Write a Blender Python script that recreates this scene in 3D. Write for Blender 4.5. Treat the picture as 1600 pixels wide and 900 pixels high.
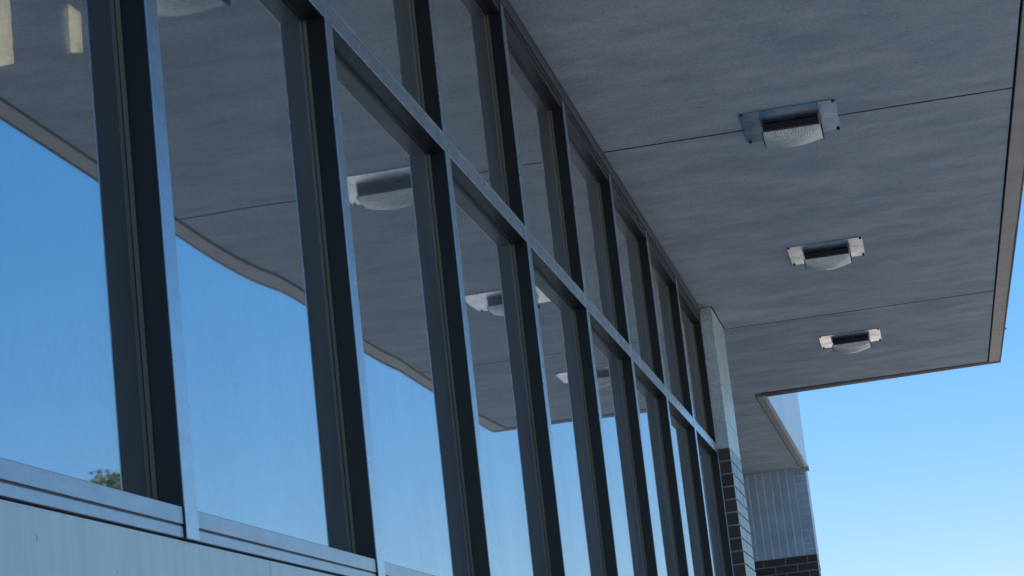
import bpy, bmesh, math, random
from mathutils import Vector, Matrix
from mathutils import noise as mnoise
for o in list(bpy.data.objects): bpy.data.objects.remove(o)
scene = bpy.context.scene
C = scene.collection
R = math.radians
EYE = 1.6                                     # eye height above the pavement
def Z(z): return z + EYE                      # heights below are measured from the eye

# ---------------------------------------------------------------- camera
cam_d = bpy.data.cameras.new('camera'); cam = bpy.data.objects.new('camera', cam_d); C.objects.link(cam)
cam_d.sensor_width = 36; cam_d.lens = 78.21; cam_d.clip_start = .05; cam_d.clip_end = 3000
r_ = Vector((0.9753238, 0.1918518, -0.1092533)); u_ = Vector((0.1454007, -0.1857858, 0.9717728)); f_ = Vector((-0.1661387, 0.9636786, 0.2090968))
mw = Matrix((r_, u_, -f_)).transposed().to_4x4(); mw.translation = (1.128, 0, EYE)
cam.matrix_world = mw
scene.camera = cam

# ---------------------------------------------------------------- sky, sun, exposure
SUN_EL, SUN_AZ = 60, -75                      # azimuth from +y, clockwise: the sun stands behind the building
world = bpy.data.worlds.new('World'); scene.world = world; world.use_nodes = True
nt = world.node_tree; bg = nt.nodes['Background']
sky = nt.nodes.new('ShaderNodeTexSky'); sky.sky_type = 'NISHITA'; sky.sun_disc = False
sky.sun_elevation = R(SUN_EL); sky.sun_rotation = R(SUN_AZ)
sky.air_density = 1.0; sky.dust_density = .1; sky.ozone_density = 2.0
hs = nt.nodes.new('ShaderNodeHueSaturation'); hs.inputs['Saturation'].default_value = 1.68; hs.inputs['Value'].default_value = 1.52
tint = nt.nodes.new('ShaderNodeMix'); tint.data_type = 'RGBA'; tint.blend_type = 'MULTIPLY'; tint.inputs[0].default_value = 1
tint.inputs[7].default_value = (.86, .955, 1.11, 1)
gm = nt.nodes.new('ShaderNodeGamma'); gm.inputs[1].default_value = .50
nt.links.new(sky.outputs[0], gm.inputs[0]); nt.links.new(gm.outputs[0], tint.inputs[6]); nt.links.new(tint.outputs[2], hs.inputs['Color']); nt.links.new(hs.outputs[0], bg.inputs[0])
bg.inputs[1].default_value = .15
sd = bpy.data.lights.new('sun', 'SUN'); sd.energy = 4.2; sd.angle = R(.5); sd.color = (1, .95, .87)
sun = bpy.data.objects.new('sun', sd); C.objects.link(sun)
sdir = Vector((math.sin(R(SUN_AZ)) * math.cos(R(SUN_EL)), math.cos(R(SUN_AZ)) * math.cos(R(SUN_EL)), math.sin(R(SUN_EL))))
sun.rotation_euler = sdir.to_track_quat('Z', 'Y').to_euler(); sun.location = (-20, 10, 30)
vs = scene.view_settings; vs.view_transform = 'Standard'; vs.look = 'None'; vs.exposure = .7; vs.gamma = 1; vs.use_curve_mapping = False

# ---------------------------------------------------------------- helpers
def box(bm, x0, x1, y0, y1, z0, z1):
    v = [bm.verts.new(p) for p in ((x0,y0,z0),(x1,y0,z0),(x1,y1,z0),(x0,y1,z0),(x0,y0,z1),(x1,y0,z1),(x1,y1,z1),(x0,y1,z1))]
    for f in ((0,3,2,1),(4,5,6,7),(0,1,5,4),(1,2,6,5),(2,3,7,6),(3,0,4,7)): bm.faces.new([v[i] for i in f])
def prism(bm, prof, a0, a1, axis='y'):
    # closed profile of (p, q) pairs swept from a0 to a1 along one axis
    mk = (lambda p, a: (p[0], a, p[1])) if axis == 'y' else (lambda p, a: (a, p[0], p[1]))
    A = [bm.verts.new(mk(p, a0)) for p in prof]; B = [bm.verts.new(mk(p, a1)) for p in prof]; n = len(prof)
    for i in range(n): bm.faces.new((A[i], A[(i+1) % n], B[(i+1) % n], B[i]))
    bm.faces.new(A[::-1]); bm.faces.new(B)
def cyl(bm, c, r, h, n=10, r2=None):
    r2 = r if r2 is None else r2
    A = [bm.verts.new((c[0]+r*math.cos(2*math.pi*i/n), c[1]+r*math.sin(2*math.pi*i/n), c[2])) for i in range(n)]
    B = [bm.verts.new((c[0]+r2*math.cos(2*math.pi*i/n), c[1]+r2*math.sin(2*math.pi*i/n), c[2]+h)) for i in range(n)]
    for i in range(n): bm.faces.new((A[i], A[(i+1) % n], B[(i+1) % n], B[i]))
    bm.faces.new(A[::-1]); bm.faces.new(B)
def obj(name, bm, mat, parent=None, bevel=0, smooth=False, label=None):
    bmesh.ops.recalc_face_normals(bm, faces=bm.faces)
    me = bpy.data.meshes.new(name); bm.to_mesh(me); bm.free()
    if smooth:
        for p in me.polygons: p.use_smooth = True
    me.materials.append(mat)
    o = bpy.data.objects.new(name, me); C.objects.link(o)
    if parent: o.parent = parent
    if bevel:
        m = o.modifiers.new('bevel', 'BEVEL'); m.width = bevel; m.segments = 2; m.limit_method = 'ANGLE'; m.angle_limit = R(40)
    if label: o['label'] = label
    return o
def bx(name, mat, parent, *dims, bevel=0, label=None):
    bm = bmesh.new(); box(bm, *dims); return obj(name, bm, mat, parent, bevel, label=label)
def empty(name, loc=(0,0,0), parent=None):
    o = bpy.data.objects.new(name, None); C.objects.link(o); o.location = loc; o.empty_display_size = .2
    if parent: o.parent = parent
    return o
def tag(o, label=None, cat=None, group=None, kind=None):
    for k, v in (('label', label), ('category', cat), ('group', group), ('kind', kind)):
        if v: o[k] = v
    return o

# ---------------------------------------------------------------- materials
def mat(name, base, rough=.6, metal=0, spec=.5):
    m = bpy.data.materials.new(name); m.use_nodes = True; b = m.node_tree.nodes['Principled BSDF']
    b.inputs['Base Color'].default_value = (*base, 1); b.inputs['Roughness'].default_value = rough
    b.inputs['Metallic'].default_value = metal; b.inputs['Specular IOR Level'].default_value = spec
    return m
def N(m, t, **k):
    n = m.node_tree.nodes.new(t)
    for a, v in k.items(): setattr(n, a, v)
    return n
def L(m, a, b): m.node_tree.links.new(a, b)
def coords(m, scale=(1,1,1)):
    tc = N(m, 'ShaderNodeTexCoord'); mp = N(m, 'ShaderNodeMapping'); mp.inputs['Scale'].default_value = scale
    L(m, tc.outputs['Object'], mp.inputs['Vector']); return mp.outputs[0]
def noise(m, scale, s, detail=4, rough=.55, out=0):
    n = N(m, 'ShaderNodeTexNoise'); n.inputs['Scale'].default_value = s; n.inputs['Detail'].default_value = detail; n.inputs['Roughness'].default_value = rough
    L(m, coords(m, scale), n.inputs['Vector']); return n.outputs[out]
def ramp(m, fac, *stops):
    r = N(m, 'ShaderNodeValToRGB'); e = r.color_ramp.elements
    while len(e) < len(stops): e.new(.5)
    for i, (p, c) in enumerate(stops):
        e[i].position = p; e[i].color = (*c, 1) if not isinstance(c, (int, float)) else (c, c, c, 1)
    L(m, fac, r.inputs[0]); return r.outputs[0]
def mul(m, a, b, fac=1, mode='MULTIPLY'):
    n = N(m, 'ShaderNodeMix', data_type='RGBA', blend_type=mode); n.inputs[0].default_value = fac
    for i, s in ((6, a), (7, b)):
        if isinstance(s, tuple): n.inputs[i].default_value = (*s, 1)
        else: L(m, s, n.inputs[i])
    return n.outputs[2]
def bump(m, h, strength, dist=.002, prev=None):
    b = N(m, 'ShaderNodeBump'); b.inputs['Strength'].default_value = strength; b.inputs['Distance'].default_value = dist
    L(m, h, b.inputs['Height'])
    if prev: L(m, prev, b.inputs['Normal'])
    return b.outputs[0]
def P(m): return m.node_tree.nodes['Principled BSDF']

# stucco soffit: grey paint, trowel streaks across the canopy, small pits
m_soffit = mat('grey_stucco', (.4,.41,.44), .85, spec=.3)
a = ramp(m_soffit, noise(m_soffit, (1,1.8,1), 2.6, 7, .65), (.35, (.78,.80,.83)), (.65, (1.14,1.12,1.08)))
b = ramp(m_soffit, noise(m_soffit, (2,4,1), 2.6, 6, .65), (.3, .94), (.7, 1.05))
c = ramp(m_soffit, noise(m_soffit, (1,1.5,1), 75, 4, .75), (.3, .62), (.52, 1.06))
d = ramp(m_soffit, noise(m_soffit, (1,1.6,1), 26, 2, .5), (.22, .45), (.29, 1.0))
L(m_soffit, mul(m_soffit, mul(m_soffit, mul(m_soffit, mul(m_soffit, (.445,.46,.475), a), b), c), d), P(m_soffit).inputs['Base Color'])
L(m_soffit, bump(m_soffit, noise(m_soffit, (1,1,1), 220, 3), .5, .002, bump(m_soffit, noise(m_soffit, (1,4,1), 9, 5), .5, .006)), P(m_soffit).inputs['Normal'])

def metal_mat(name, base, rough, metal=1):
    m = mat(name, base, rough, metal)
    s = ramp(m, noise(m, (3,3,14), 2.2, 6, .7), (.3, .88), (.7, 1.07))
    g = ramp(m, noise(m, (1,1,1), 120, 3), (.3, .95), (.6, 1.02))
    L(m, mul(m, mul(m, tuple(base), s), g), P(m).inputs['Base Color'])
    L(m, ramp(m, noise(m, (4,4,4), 2, 3), (.3, rough*.92), (.7, rough*1.1)), P(m).inputs['Roughness'])
    L(m, bump(m, noise(m, (1,1,1), 5, 2), .012, .001), P(m).inputs['Normal'])
    return m
m_alu = metal_mat('weathered_dark_anodised_frame', (.010,.011,.013), .4, 0)
m_cap = metal_mat('satin_aluminium_cap', (.50,.55,.60), .27)
m_sill = metal_mat('dull_aluminium_sill', (.38,.42,.47), .36)
m_trim = mat('dark_trim', (.055,.06,.065), .55)
m_gasket = mat('black_gasket', (.012,.012,.014), .5)
m_spacer = mat('bronze_spacer', (.15,.135,.10), .7)
m_dark = mat('shadow_gap_liner', (.01,.01,.011), .9)
m_inside = mat('dark_interior_paint', (.05,.052,.06), .9)
m_core = mat('interior_block', (.1,.1,.1), .9)

m_fascia = mat('tan_fascia_metal', (.38,.31,.26), .5)
L(m_fascia, mul(m_fascia, mul(m_fascia, (.40,.33,.275), ramp(m_fascia, noise(m_fascia, (1,1,1), 6, 5), (.3, .84), (.7, 1.08))),
   ramp(m_fascia, noise(m_fascia, (1,1,1), 60, 2), (.26, .35), (.33, 1.0))), P(m_fascia).inputs['Base Color'])
L(m_fascia, bump(m_fascia, noise(m_fascia, (1,1,1), 12, 3), .3, .004), P(m_fascia).inputs['Normal'])
m_lip = mat('dark_drip_edge', (.06,.035,.045), .5)

def pale_panel(name, base, rough):
    m = mat(name, base, rough)
    a = ramp(m, noise(m, (1,1.5,.5), 1.6, 5), (.3, (.86,.9,.94)), (.7, (1.06,1.05,1.02)))
    b = ramp(m, noise(m, (9,9,1.1), 3, 5, .6), (.35, .9), (.7, 1.04))
    c = ramp(m, noise(m, (1,1,1), 35, 2), (.22, .6), (.28, 1.0))
    L(m, mul(m, mul(m, mul(m, tuple(base), a), b), c), P(m).inputs['Base Color'])
    L(m, bump(m, noise(m, (1,1,1), 4, 3), .15, .004), P(m).inputs['Normal'])
    return m
m_spandrel = pale_panel('pale_green_enamel_panel', (.60,.68,.64), .38)
m_ribbed = pale_panel('white_ribbed_metal', (.62,.66,.70), .35)

def brick_mat(name, base, rough, var=.35, pits=.5, coat=0):
    m = mat(name, base, rough)
    geo = N(m, 'ShaderNodeNewGeometry')
    v = ramp(m, geo.outputs['Random Per Island'], (0, 1-var), (1, 1+var))
    c = ramp(m, noise(m, (1,1,1), 70, 4), (.3, .75), (.6, 1.05))
    g = ramp(m, noise(m, (1,1,1), 5, 4), (.3, .86), (.7, 1.08))
    L(m, mul(m, mul(m, mul(m, tuple(base), v), c), g), P(m).inputs['Base Color'])
    L(m, bump(m, noise(m, (1,1,1), 90, 4), pits, .002), P(m).inputs['Normal'])
    if coat: P(m).inputs['Coat Weight'].default_value = coat; P(m).inputs['Coat Roughness'].default_value = .3
    return m
m_brick = brick_mat('dark_glazed_brick', (.034,.021,.019), .36, .3, .35, .4)
m_pbrick = brick_mat('pale_painted_brick', (.52,.60,.59), .36, .06, .35)
m_pbrick_shade = brick_mat('shade_tinted_painted_brick', (.40,.47,.53), .4, .05, .3)  # pale brick paint with the blue of the shade mixed into its colour
m_pjoint = brick_mat('highlight_painted_joint', (.82,.86,.9), .6, .05, .3)  # joint colour lightened to paint in the highlights along the seams
m_mortar = brick_mat('grey_mortar', (.36,.33,.32), .9, .05, .6)
m_pmortar = brick_mat('painted_joint', (.66,.74,.73), .6, .05, .4)

# glass: two clear sheets of reflecting faces with a film of dust and rain streaks
def glass_mat():
    m = bpy.data.materials.new('dusty_tinted_glass'); m.use_nodes = True; nt = m.node_tree
    for n in list(nt.nodes):
        if n.type != 'OUTPUT_MATERIAL': nt.nodes.remove(n)
    out = nt.nodes['Material Output']
    geo = N(m, 'ShaderNodeNewGeometry'); dot = N(m, 'ShaderNodeVectorMath', operation='DOT_PRODUCT')
    L(m, geo.outputs['Incoming'], dot.inputs[0]); L(m, geo.outputs['Normal'], dot.inputs[1])
    def M(op, a, b=None, clamp=False):
        n = N(m, 'ShaderNodeMath', operation=op, use_clamp=clamp)
        for i, s in enumerate((a, b)):
            if s is None: continue
            if isinstance(s, (int, float)): n.inputs[i].default_value = s
            else: L(m, s, n.inputs[i])
        return n.outputs[0]
    co = M('ABSOLUTE', dot.outputs['Value'])
    F = M('ADD', M('MULTIPLY', M('POWER', M('SUBTRACT', 1, co, True), 4.2), .42), .57)      # coated glass
    tr = N(m, 'ShaderNodeBsdfTransparent'); tr.inputs[0].default_value = (.52,.56,.58,1)
    gl = N(m, 'ShaderNodeBsdfGlossy'); gl.inputs[0].default_value = (.93,.97,1,1); gl.inputs['Roughness'].default_value = .018
    mx = N(m, 'ShaderNodeMixShader'); L(m, F, mx.inputs[0]); L(m, tr.outputs[0], mx.inputs[1]); L(m, gl.outputs[0], mx.inputs[2])
    df = N(m, 'ShaderNodeBsdfDiffuse'); df.inputs[0].default_value = (.33,.36,.37,1)
    cl = ramp(m, noise(m, (1,1,.35), 3, 6, .65), (.3, .6), (.75, 1.3))
    st = ramp(m, noise(m, (8,8,.6), 4, 5, .6), (.3, .88), (.75, 1.14))
    sp = ramp(m, noise(m, (1,1,1), 95, 3, .6), (.45, .85), (.8, 1.5))
    dust = M('MULTIPLY', mul(m, mul(m, cl, st), sp), M('DIVIDE', DUST, M('ADD', co, .12)), True)
    m2 = N(m, 'ShaderNodeMixShader'); L(m, dust, m2.inputs[0]); L(m, mx.outputs[0], m2.inputs[1]); L(m, df.outputs[0], m2.inputs[2])
    L(m, m2.outputs[0], out.inputs[0])
    return m
DUST = .06
m_glass = glass_mat()

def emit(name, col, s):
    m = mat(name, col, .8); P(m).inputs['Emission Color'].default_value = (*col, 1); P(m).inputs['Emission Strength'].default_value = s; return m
m_wall_glow = emit('sunlit_tan_glow', (.95,.74,.40), 4.0)  # emission stands in for sunlight on a tan inner wall

# ---------------------------------------------------------------- ground
def sheet(name, mat_, x0, x1, y0, y1, z):
    bm = bmesh.new(); vv = [bm.verts.new(p) for p in ((x0,y0,z),(x1,y0,z),(x1,y1,z),(x0,y1,z))]; bm.faces.new(vv)
    return obj(name, bm, mat_)
m_ground = mat('dry_grass', (.10,.11,.045), .95)
L(m_ground, mul(m_ground, (.20,.19,.10), ramp(m_ground, noise(m_ground, (1,1,1), .6, 8, .7), (.3, .6), (.7, 1.4))), P(m_ground).inputs['Base Color'])
m_conc = mat('pale_concrete', (.42,.40,.37), .9)
L(m_conc, mul(m_conc, mul(m_conc, (.42,.40,.37), ramp(m_conc, noise(m_conc, (1,1,1), 2, 8, .7), (.3, .8), (.7, 1.12))), ramp(m_conc, noise(m_conc, (1,1,1), 90, 2), (.3, .85), (.6, 1.03))), P(m_conc).inputs['Base Color'])
m_asph = mat('pale_worn_concrete_lot', (.3,.3,.3), .9)
L(m_asph, mul(m_asph, (.38,.36,.34), ramp(m_asph, noise(m_asph, (1,1,1), 1, 9, .75), (.3, .75), (.7, 1.25))), P(m_asph).inputs['Base Color'])
m_paint = mat('white_road_paint', (.75,.74,.7), .7)
tag(sheet('ground', m_ground, -900, 900, -900, 900, 0), kind='structure', label='flat dry grass ground around the building')
tag(sheet('parking_lot', m_asph, 3.0, 42, -45, 75, .004), kind='structure')
bmw = bmesh.new()
y = -12.0
while y < 21:
    box(bmw, .02, 2.85, y + .004, y + 1.796, -.05, .12); y += 1.8
m_tan = mat('tan_bounce_ground', (.5,.38,.28), .95)  # tan kept bright to throw warm light up at the recess soffit
L(m_tan, mul(m_tan, (.66,.52,.39), ramp(m_tan, noise(m_tan, (1,1,1), 3, 8, .7), (.3, .7), (.7, 1.2))), P(m_tan).inputs['Base Color'])
tag(sheet('warm_bounce_paving', m_tan, -3.5, 2.84, 14.2, 21.7, .124), kind='structure')  # added tan sheet, warms the recess soffit from below
tag(sheet('warm_bounce_yard', m_tan, -30, 2.99, 22.6, 60, .0045), kind='structure')  # added tan ground, bounces warm sunlight towards the recess soffit
tag(obj('sidewalk', bmw, m_conc, bevel=.006), kind='structure')
tag(bx('kerb', m_conc, None, 2.853, 3.0, -12, 60, -.05, .135, bevel=.015), kind='structure')
bmw = bmesh.new()
for i in range(24):
    y = -10 + i*2.8; vv = [bmw.verts.new(p) for p in ((3.1,y,.008),(8.2,y,.008),(8.2,y+.1,.008),(3.1,y+.1,.008))]; bmw.faces.new(vv)
tag(obj('parking_markings', bmw, m_paint), kind='structure')

# ---------------------------------------------------------------- the building
B = empty('building')
tag(B, 'dark brick commercial building with tall tinted windows under a flat grey canopy', 'building')
MW, PITCH, Y0 = .059, 1.2, 3.315                 # mullion width, bay spacing, one of the mullions
SB, SM, ST = Z(.402), Z(.4215), Z(.451)          # sill bottom, joint, top
TB, TT = Z(1.644), Z(1.697)                      # transom
HB, HJ, ZS = Z(2.429), Z(2.468), Z(2.522)        # head frame, its joint, soffit
GX = -.0485                                      # outer face of the glass
PY0, PY1, PX = 12.953, 13.681, .071              # brick pier
YE, XW = 16.60, 1.749                            # end and outer edge of the wide canopy
YF, FX = 21.726, .057                            # end wall
NB = range(-5, 8)
ORD = {-1:'first',0:'second',1:'third',2:'fourth',3:'fifth',4:'sixth',5:'seventh',6:'eighth',7:'ninth'}

for n in list(NB) + [8]:
    y = Y0 + n*PITCH
    y1 = y + MW if n < 8 else PY0 - .001
    bm = bmesh.new(); box(bm, -.072, 0, y, y1, SB - .001, HJ)
    o = obj('mullion', bm, m_alu, B, bevel=.0012)
    bm = bmesh.new(); box(bm, .0002, .003, y+.0004, y1-.0004, SB - .001, HJ-.001); obj('front_cap', bm, m_cap, o, bevel=.0008)
for n in NB:
    ya, yb = Y0 + n*PITCH + MW, Y0 + (n+1)*PITCH
    g = .0018
    bm = bmesh.new(); box(bm, -.13, -.0015, ya+g, yb-g, TB, TT); o = obj('transom', bm, m_alu, B, bevel=.001)
    bm = bmesh.new(); box(bm, -.0013, .0015, ya+g, yb-g, TB+.0004, TT-.011); box(bm, -.0013, .0028, ya+g, yb-g, TT-.010, TT-.0004); obj('front_cap', bm, m_cap, o, bevel=.0008)
    bm = bmesh.new(); box(bm, -.13, -.001, ya+g, yb-g, SM+.0016, ST); s = obj('sill', bm, m_sill, B, bevel=.0012)
    bm = bmesh.new(); box(bm, -.13, -.002, ya+g, yb-g, SB, SM-.0016); obj('sill_base', bm, m_sill, s, bevel=.0012)
    bm = bmesh.new(); box(bm, -.12, -.004, ya+g, yb-g, SM-.0016, SM+.0016); obj('sill_seal', bm, m_trim, s)
    bm = bmesh.new(); box(bm, -.13, -.002, ya+g, yb-g, HB, HB+.022); box(bm, -.13, .001, ya+g, yb-g, HB+.024, HJ); box(bm, -.13, -.012, ya+g, yb-g, HB+.022, HB+.024)
    obj('head_frame', bm, m_alu, B, bevel=.001)

# panes: each sheet has its own slight bow, which bends the reflected canopy edge
# (tilt about z, tilt about y, wave size) per bay; the rest is seeded noise
# (slope at the near edge, slope at the far edge, wave height) per bay and row
TILT = {(-1,0): (.0035,.0045,.0001), (0,0): (.0065,.001,.0006), (1,0): (.005,.002,.0006), (2,0): (.005,.001,.0003)}
SG = -1
def pane(n, row, z0, z1, parent):
    ya, yb = Y0 + n*PITCH + MW - .012, Y0 + (n+1)*PITCH + .012
    z0 -= .01; z1 += .01
    rr = random.Random(n*31 + row*7)
    s0, s1, amp = TILT.get((n, row), (rr.uniform(-.002,.004), rr.uniform(-.002,.003), .0004))
    nu, nv = 40, 40 if row == 0 else 26
    seed = Vector((n*7.3, row*11.7, 3.1))
    def dx(u, v):
        p = Vector((u*1.5, v*1.3*(z1-z0), 0)) + seed
        return amp*2*mnoise.noise(p)*min(1, (1-u)*6) + (s0*(u-1) + (s1-s0)*(u*u-1)/2)*(yb-ya)*SG
    bm = bmesh.new()
    grid = []
    for off in (0, -.006):
        G = [[bm.verts.new((GX + off + dx(i/nu, j/nv), ya + (yb-ya)*i/nu, z0 + (z1-z0)*j/nv)) for j in range(nv+1)] for i in range(nu+1)]
        grid.append(G)
        for i in range(nu):
            for j in range(nv):
                q = (G[i][j], G[i+1][j], G[i+1][j+1], G[i][j+1]); bm.faces.new(q if off == 0 else q[::-1])
    o = obj('pane', bm, m_glass, parent, smooth=True)
    return o
for n in NB:
    for row, (z0, z1) in enumerate(((ST, TB), (TT, HB))):
        ya, yb = Y0 + n*PITCH + MW, Y0 + (n+1)*PITCH
        # black gasket ring in front of the pane's edge, and the spacer between the sheets
        bm = bmesh.new(); t = .004
        for (c0, c1, d0, d1) in ((ya, ya+t, z0, z1), (yb-t, yb, z0, z1), (ya+t, yb-t, z0, z0+t), (ya+t, yb-t, z1-t, z1)):
            box(bm, GX+.0012, GX+.0075, c0, c1, d0, d1)
        w = obj('window', bm, m_gasket, B)
        bm = bmesh.new(); box(bm, GX+.0011, GX+.0078, yb-.0052, yb-.0001, z0+.002, z1-.002); obj('glazing_bead', bm, m_spacer, w)
        pane(n, row, z0, z1, w)
        bm = bmesh.new(); t = .005
        for (c0, c1, d0, d1) in ((ya, ya+t, z0, z1), (yb-t, yb, z0, z1), (ya+t, yb-t, z0, z0+t), (ya+t, yb-t, z1-t, z1)):
            box(bm, GX-.021, GX-.0075, c0, c1, d0, d1)
        obj('spacer', bm, m_spacer, w)
YW0 = Y0 - 5*PITCH
bx('head_trim', m_trim, B, -.12, .004, YW0, PY0-.004, HJ+.004, ZS-.001)
bx('head_gap', m_dark, B, -.12, -.006, YW0, PY0-.004, HJ, HJ+.004)
bx('sill_gap', m_trim, B, -.12, -.012, YW0, PY0-.002, SB-.0032, SB-.001)
# spandrel panels under the sill, down to the brick base
ys = [YW0, -1.05, 1.362, 3.774, 6.186, 8.598, 11.01, PY0-.003]
for a, b in zip(ys, ys[1:]):
    bx('spandrel_panel', m_spandrel, B, -.1, -.006, a+.0012, b-.0012, 1.02, SB-.0032, bevel=.0015)
bx('spandrel_backing', m_dark, B, -.12, -.1, YW0, PY0-.002, 0, SB-.009)

def brickwork(bm, bmm, plane, at, a0, a1, z0, z1, course=.0756, length=.213, joint=.0095, depth=.05, bond=.5, soldier=False, phase=0, backfill=True):
    """bricks on a wall face. plane 'x': face at x=at looking +x, running along y; plane 'y': face at y=at looking -y, running along x."""
    def put(b, p0, p1, q0, q1, d0, d1):
        if plane == 'x': box(b, at+d0, at+d1, p0, p1, q0, q1)
        else: box(b, p0, p1, at-d1, at-d0, q0, q1)
    j = joint/2
    cw, ch = (course, length) if soldier else (length, course)
    rows = math.ceil((z1-z0)/ch)
    for r in range(rows):
        zt = z1 - r*ch; zb = max(zt-ch, z0)
        if zt - zb < .02: continue
        s = 0 if (soldier or r % 2 == 0) else cw*bond
        p = a0 - s - phase
        while p < a1 - .003:
            q0, q1 = max(p+j, a0), min(p+cw-j, a1)
            if q1 - q0 > .02 or (q1-q0 > .008): put(bm, q0, q1, zb+j, zt-j, -depth, random.uniform(-.0008, .0008))
            p += cw
random.seed(4)
ZB = Z(1.676)                                    # where the paint starts
# brick pier
bm = bmesh.new()
def pier_band(bm, z0, z1, soldier):
    if soldier:
        brickwork(bm, None, 'x', PX, PY0, PY1, z0, z1, soldier=True, joint=.008, depth=.06)
        bt = z1
        while bt > z0 + .02:
            zb = max(bt-.213, z0); box(bm, .004, PX-.0615, PY0+.002, PY0+.06, zb+.004, bt-.004) if False else None
            bt -= .213
    else:
        brickwork(bm, None, 'x', PX, PY0, PY1, z0, z1, depth=.064)
# dark bricks
r = 0; zt = ZB
while zt > 0:
    zb = max(0, zt-.0756)
    off = 0 if r % 2 == 0 else .1065
    y = PY0 - off
    while y < PY1 - .01:
        a, b = max(y, PY0), min(y+.213, PY1)
        if b - a > .03: box(bm, -.02, PX + random.uniform(-.0008,.0008), a + (0 if a == PY0 else .0048), b - (0 if b == PY1 else .0048), zb+.0048, zt-.0048)
        y += .213
    r += 1; zt -= .0756
pier = obj('brick_pier', bm, m_brick, B, bevel=.0015)
bm = bmesh.new(); box(bm, -.3, PX-.006, PY0+.006, PY1-.006, 0, ZB); box(bm, -.3, -.021, PY0+.0062, PY1-.0062, 0.01, ZB-.01)
obj('mortar', bm, m_mortar, pier)
bm = bmesh.new(); zt = ZS - .003
while zt > ZB:
    zb = max(ZB, zt-.2265)
    y = PY0
    while y < PY1 - .02:
        b = min(y+.0809, PY1)
        box(bm, -.02, PX + random.uniform(-.0006,.0006), y + (0 if y == PY0 else .004), b - (0 if b == PY1 else .004), zb+.003, zt-.003)
        y += .0809
    zt -= .2265
obj('painted_brick', bm, m_pbrick, pier, bevel=.0015, label='pale green painted upper bricks of the pier')
bm = bmesh.new(); box(bm, -.3, PX-.0045, PY0+.0045, PY1-.0045, ZB+.001, ZS-.001)
obj('painted_mortar', bm, m_pmortar, pier)

# end wall beyond the recess
EX0 = -3.6
bm = bmesh.new(); r = 0; zt = ZB
while zt > .6:
    zb = zt-.0756; off = .055 if r % 2 == 0 else .1615
    x = FX + off - .213*0
    x1 = FX; first = True
    ln = .0935 if r % 2 == 0 else .2
    while x1 > EX0:
        x0 = max(EX0, x1-ln); box(bm, x0+.0048, x1 - (0 if first else .0048), YF+random.uniform(-.001,.001), YF+.1, zb+.0048, zt-.0048)
        x1 -= ln; ln = .213; first = False
    y = YF + (.2 if r % 2 == 0 else .0935); 
    while y < YF+.34:                               # the side looking at the car park
        box(bm, FX-.09, FX+random.uniform(-.001,.001), y+.0048+.1*0, min(y+.2035, YF+.34), zb+.0048, zt-.0048) if y > YF+.101 else None
        y += .213
    r += 1; zt -= .0756
ew = obj('end_wall', bm, m_brick, B, label='dark brick lower part of the end wall beyond the pier')
bm = bmesh.new(); box(bm, EX0, FX-.006, YF+.006, YF+.34, .0, ZB); obj('mortar', bm, m_mortar, ew)
bm = bmesh.new(); zt = ZS - .003; k = 0
CW = .112                                         # corner stack of flat headers
while zt > ZB:
    zb = max(ZB, zt-.2265)
    x1 = FX - CW
    while x1 > EX0:
        box(bm, x1-.0756+.006, x1-.006, YF+random.uniform(-.0008,.0008), YF+.1, zb+.0006, zt-.0006); x1 -= .0756
    for q in range(3):
        hz = (zt-zb)/3; box(bm, FX-CW+.003, FX, YF+random.uniform(-.0008,.0008), YF+.1, zb+q*hz+.003, zb+(q+1)*hz-.003)
    y = YF+.102
    while y < YF+.34:
        box(bm, FX-.09, FX+random.uniform(-.0008,.0008), y+.003, y+.0726, zb+.003, zt-.003); y += .0756
    zt -= .2265
obj('painted_brick', bm, m_pbrick_shade, ew, bevel=.0015, label='painted vertical bricks with blue shade in their colour at the top of the end wall')
bm = bmesh.new(); box(bm, EX0, FX-.0045, YF+.0045, YF+.34, ZB+.001, ZS-.001); obj('painted_mortar', bm, m_pjoint, ew)

# canopy: body, soffit panels with black-filled joints, tan strip and dark drip lip round the edge
ZR = ZS + .72
YC0 = -7.0
bm = bmesh.new(); box(bm, -.01, XW+.07, YC0, YE+.075, ZS+.02, ZR)
can = obj('canopy', bm, m_ribbed, B)
J = [-4.585, -.001, 4.583, 9.183, 13.767]
jb = [YC0] + J + [YE]
for a, b in zip(jb, jb[1:]):
    x0 = .006
    g = .0115
    bm = bmesh.new()
    if b > PY0 and a < PY0:       # panel stops round the pier
        box(bm, x0, XW-.006, a+g, PY0-.003, ZS, ZS+.018); box(bm, PX+.004, XW-.006, PY0-.003, b-g, ZS, ZS+.018)
    else: box(bm, x0 if a < PY0 else .0, XW-.006, a+g, b-g, ZS, ZS+.018)
    obj('soffit_panel', bm, m_soffit, can)
for jy in J[:-1]: bx('soffit_joint', m_dark, can, .007, XW-.007, jy-.011, jy+.011, ZS+.0015, ZS+.017)  # black insert paints in the shade of the gap between panels
bx('soffit_joint', m_dark, can, PX+.005, XW-.007, J[-1]-.012, J[-1]+.012, ZS+.0015, ZS+.017)
bx('soffit_backing', m_dark, can, 0.005, XW+.03, YC0, YE, ZS+.0185, ZS+.0195)
FJ = [YC0, -4.50, -1.22, 2.06, 5.34, 8.62, 11.9, 15.2, YE+.001]
for i, (a, b) in enumerate(zip(FJ, FJ[1:])):
    bm = bmesh.new(); d = (i % 3)*.0012
    box(bm, XW+.004, XW+.083, a+.0022, b-.0022, ZS-.004-d, ZS+.016)
    obj('fascia_strip', bm, m_fascia, can, bevel=.002)
bm = bmesh.new(); box(bm, XW+.083, XW+.092, YC0, YE+.082, ZS-.009, ZS+.05)
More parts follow.
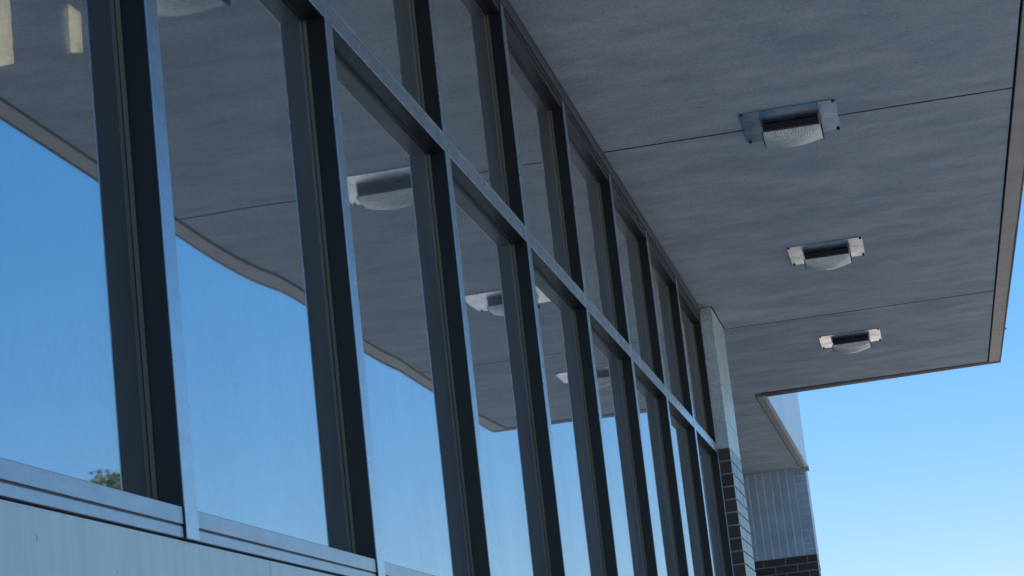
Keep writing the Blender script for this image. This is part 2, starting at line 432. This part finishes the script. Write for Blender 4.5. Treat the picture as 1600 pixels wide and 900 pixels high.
prism(bm, [(XW+.086, ZS-.004),(XW+.10, ZS-.012),(XW+.102, ZS-.008),(XW+.092, ZS+.004)], 15.18, 15.215)
obj('drip_edge', bm, m_lip, can, bevel=.002)
bm = bmesh.new(); prism(bm, [(YE+.002, ZS-.003),(YE+.05, ZS-.008),(YE+.05, ZS+.05),(YE+.002, ZS+.019)], .06, XW+.083, 'x')
va = [bm.verts.new(p) for p in ((.09,YE+.0505,ZS-.008),(XW+.083,YE+.0505,ZS-.008),(XW+.083,YE+.081,ZS-.008),(.09,YE+.18,ZS-.008))]
vb = [bm.verts.new(v.co + Vector((0,0,.058))) for v in va]
for q in range(4): bm.faces.new((va[q], va[(q+1)%4], vb[(q+1)%4], vb[q]))
bm.faces.new(va[::-1]); bm.faces.new(vb)
obj('end_trim', bm, m_lip, can, label='dark maroon metal trim along the far end of the canopy')

# recess beyond the canopy: soffit, tan strip and ribbed parapet
NXI = .006
bm = bmesh.new(); box(bm, EX0, -.001, PY1-.3, YE+.0015, ZS, ZS+.018); box(bm, EX0, NXI, YE+.006, YF+.003, ZS, ZS+.018)
rc = obj('recess_soffit', bm, m_soffit, B, label='grey soffit over the recess between pier and end wall')
bx('soffit_backing', m_dark, rc, EX0, NXI, PY1-.3, YF+.003, ZS+.0185, ZS+.0195)
bm = bmesh.new()
box(bm, .012, .066, YE+.154, 18.95, ZS-.004, ZS+.017); o = obj('fascia_strip', bm, m_fascia, rc, bevel=.002)
bm = bmesh.new(); box(bm, .012, .066, 18.965, YF+.02, ZS-.0045, ZS+.017); obj('fascia_strip', bm, m_fascia, rc, bevel=.002)
bm = bmesh.new(); box(bm, FX+.002, .092, YF+.021, YF+.09, ZS-.035, ZS+.017); obj('corner_cap', bm, m_fascia, rc, bevel=.003)
bm = bmesh.new(); box(bm, -.2, .078, YE+.16, YF+.05, ZS+.0201, ZR+.4)
y = YE+.17
while y < YF+.03:
    box(bm, .0779, .082, y, min(y+.13, YF+.05), ZS+.0202, ZR+.398); y += .1405
obj('parapet_panel', bm, m_ribbed, rc, label='pale ribbed metal parapet above the recess')
bm = bmesh.new(); box(bm, .066, .09, YE+.16, YF+.055, ZS-.002, ZS+.02); obj('drip_edge', bm, m_ribbed, rc)

# roof mass, rear and inside of the building
bx('roof', m_core, B, -12, -.2, -9, YF+.34, ZS+.02, ZR+.2)
bx('unseen_shade_mass', m_core, B, -12, -.45, YF+.35, 31, 0, ZR+.2)  # unseen mass added to shade the ground mirrored in the nearest light plate
bx('rear_wall', m_core, B, -12.2, -12, -9, YF+.34, 0, ZR+.2)
bx('side_wall', m_core, B, -12, -.0, -9.2, -7.0, 0, ZS+.02)
bx('far_wall', m_core, B, -12, EX0-.001, YF+.01, YF+.34, 0, ZS+.02)
bx('recess_back_wall', m_pbrick, B, -3.9, EX0-.002, PY1-.1, YF+.009, 0, ZS-.001)
bx('recess_side_wall', m_pbrick, B, -3.9, -.301, PY0+.3, PY1-.02, 0, ZS-.001)
bx('interior_ceiling', m_inside, B, -11.9, -.14, -6.9, PY0+.2, ZS+.0, ZS+.015)
bx('interior_floor', m_inside, B, -11.9, -.14, -6.9, PY0+.2, .01, .05)
bx('interior_wall', m_inside, B, -4.2, -4.0, -6.9, PY0+.2, .05, ZS)
cw = bx('cross_wall', m_inside, B, -3.99, -.62, 5.52, 5.6, .05, ZS-.001)
bm = bmesh.new(); box(bm, -1.9, -1.134, 5.505, 5.518, Z(2.028), Z(2.40)); obj('sunlit_wall_glow', bm, m_wall_glow, cw)  # glowing patch in place of a sunlit tan cross wall
bm = bmesh.new(); prism(bm, [(-.963, Z(2.030)),(-.933, Z(2.026)),(-.931, Z(2.138)),(-.962, Z(2.170))], 5.505, 5.518); obj('sunlit_wall_glow', bm, m_wall_glow, cw)

# ---------------------------------------------------------------- ceiling lights
m_plate = mat('brushed_galvanised_plate', (.52,.56,.62), .12, 1)
L(m_plate, ramp(m_plate, noise(m_plate, (1,1,1), 9, 4), (.3, .16), (.7, .3)), P(m_plate).inputs['Roughness'])
L(m_plate, bump(m_plate, noise(m_plate, (1,1,1), 7, 2), .25, .004), P(m_plate).inputs['Normal'])
m_house = mat('black_housing', (.012,.012,.015), .5)
m_screw = mat('black_screw', (.01,.01,.01), .5)
m_lens = mat('prismatic_lens', (.72,.72,.66), .22)
w1 = N(m_lens, 'ShaderNodeTexWave', wave_type='RINGS', rings_direction='Z'); w1.inputs['Scale'].default_value = 26; w1.inputs['Distortion'].default_value = 4; w1.inputs['Detail'].default_value = 4
L(m_lens, coords(m_lens), w1.inputs['Vector'])
L(m_lens, bump(m_lens, w1.outputs[1], .6, .003, bump(m_lens, noise(m_lens, (1,1,1), 60, 3), .5, .003)), P(m_lens).inputs['Normal'])
L(m_lens, mul(m_lens, (.86,.83,.76), ramp(m_lens, noise(m_lens, (1,2,2), 34, 5, .75), (.34, .72), (.58, 1.1))), P(m_lens).inputs['Base Color'])
m_sticker = mat('silver_sticker', (.45,.45,.45), .4)
def make_light():
    t = empty('ceiling_light')
    bm = bmesh.new()
    prism(bm, [(-.2,-.001),(-.2,-.0045),(-.124,-.0055),(-.119,-.0045),(.119,-.0045),(.124,-.0055),(.2,-.0045),(.2,-.001)], -.2365, .2365)
    obj('mounting_plate', bm, m_plate, t)
    bm = bmesh.new(); box(bm, -.118, .118, -.03, .19, -.034, -.0055); obj('housing', bm, m_house, t, bevel=.003)
    # lens: a shallow bowl, deepest across its middle
    bm = bmesh.new(); nx, ny = 20, 12; G = []
    for i in range(nx+1):
        u = -1 + 2*i/nx; col = []
        for k in range(ny+1):
            v = k/ny; x = u*.122; yy = -.004 + v*.185
            dz = .004 + .046*math.sin(math.pi*v**.8)**.6*(1-.72*u*u) if 0 < v < 1 else .0
            dz += (.012*v if v < 1 else 0)
            col.append(bm.verts.new((x, yy, -.033-dz)))
        G.append(col)
    for i in range(nx):
        for k in range(ny): bm.faces.new((G[i][k], G[i+1][k], G[i+1][k+1], G[i][k+1]))
    for i in (0, nx):
        bm.faces.new([G[i][k] for k in range(ny+1)])
    bm.faces.new([G[i][0] for i in range(nx+1)] + [G[i][ny] for i in range(nx, -1, -1)])
    obj('lens', bm, m_lens, t, smooth=False)
    for s in (-1, 1):
        bm = bmesh.new(); prism(bm, [(-.006,-.030),(.2,-.030),(.2,-.05),(.1,-.058),(-.002,-.040)], s*.122, s*.127, 'x'); obj('lens_frame', bm, m_house, t)
    for sx in (-1, 1):
        for sy in (-1, 1):
            bm = bmesh.new(); cyl(bm, (sx*.190, sy*.224, -.011), .007, .009, 10); obj('screw', bm, m_screw, t)
    return t
proto = make_light()
spots = [(14.733, 'boxy ceiling light on the canopy nearest the brick pier and the canopy end'),
         (11.863, 'middle boxy ceiling light on the canopy, with a small silver sticker'),
         (9.147, 'boxy ceiling light on the canopy, across a soffit joint, largest in view'),
         (6.35, 'ceiling light overhead, seen only mirrored in the third lower window'),
         (3.55, 'ceiling light overhead, seen only mirrored at the top of the second lower window'),
         (.75, 'ceiling light on the canopy behind the viewer')]
for i, (y, lab) in enumerate(spots):
    if i == 0: o = proto
    else:
        o = proto.copy(); C.objects.link(o)
        for ch in list(proto.children):
            c = ch.copy(); C.objects.link(c); c.parent = o
    o.location = (.817, y, ZS)
    tag(o, lab, 'ceiling light', 'ceiling lights in a row under the canopy')
    if i == 1: st_parent = o
bm = bmesh.new(); box(bm, -.018, .002, -.0015, .0, -.021, -.013)
obj('sticker', bm, m_sticker, st_parent)

# ---------------------------------------------------------------- tree, seen mirrored low in the leftmost window
random.seed(11)
m_leaf = mat('olive_leaves', (.09,.12,.03), .6)
gg = N(m_leaf, 'ShaderNodeNewGeometry')
L(m_leaf, ramp(m_leaf, gg.outputs['Random Per Island'], (0, (.10,.13,.04)), (1, (.26,.29,.13))), P(m_leaf).inputs['Base Color'])
m_bark = mat('bark', (.09,.07,.05), .9)
def tree(x, y, h, cr, label):
    t = empty('tree', (x, y, 0)); tag(t, label, 'tree')
    bm = bmesh.new()
    def limb(a, b, r0, r1, n=8):
        a, b = Vector(a), Vector(b); d = (b-a).normalized(); s = d.orthogonal().normalized(); q = d.cross(s)
        A = [bm.verts.new(a + (s*math.cos(2*math.pi*i/n)+q*math.sin(2*math.pi*i/n))*r0) for i in range(n)]
        D = [bm.verts.new(b + (s*math.cos(2*math.pi*i/n)+q*math.sin(2*math.pi*i/n))*r1) for i in range(n)]
        for i in range(n): bm.faces.new((A[i], A[(i+1)%n], D[(i+1)%n], D[i]))
    top = h - 2*cr*.9
    limb((0,0,-.1), (.05,.03,top), .2, .13)
    tips = []
    for i in range(11):
        a = i*2.4; e = random.uniform(.5, 1.25); l = cr*random.uniform(.8, 1.15)
        tip = Vector((math.cos(a)*math.cos(e)*l*.9, math.sin(a)*math.cos(e)*l*.9, top + l*math.sin(e)*1.35))
        limb((.05,.03,top - .3), tip, .08, .02, 6); tips.append(tip)
    obj('trunk', bm, m_bark, t)
    bm = bmesh.new()
    cs = [(tp, cr*random.uniform(.3, .48)) for tp in tips] + [(Vector((random.gauss(0,.35)*cr, random.gauss(0,.35)*cr, h-cr*random.uniform(.35,1.3))), cr*random.uniform(.25,.42)) for _ in range(16)]
    for c, rr in cs:
        for _ in range(230):
            v = Vector((random.gauss(0,1), random.gauss(0,1), random.gauss(0,.8)))
            p = c + v.normalized()*rr*random.uniform(.35, 1.05)
            if p.z > h: continue
            s = random.uniform(.05, .11); n1 = Vector((random.gauss(0,1), random.gauss(0,1), random.gauss(0,1))).normalized(); n2 = n1.orthogonal().normalized(); n3 = n1.cross(n2)
            bm.faces.new([bm.verts.new(p+n2*s), bm.verts.new(p+n3*s*.5), bm.verts.new(p-n2*s), bm.verts.new(p-n3*s*.5)])
    obj('crown', bm, m_leaf, t)
az = R(19.9)
tree(.0 + 45*math.sin(az), 3.1 + 45*math.cos(az), 8.8, 1.1, 'small leafy green tree across the car park, mirrored low in the leftmost window')
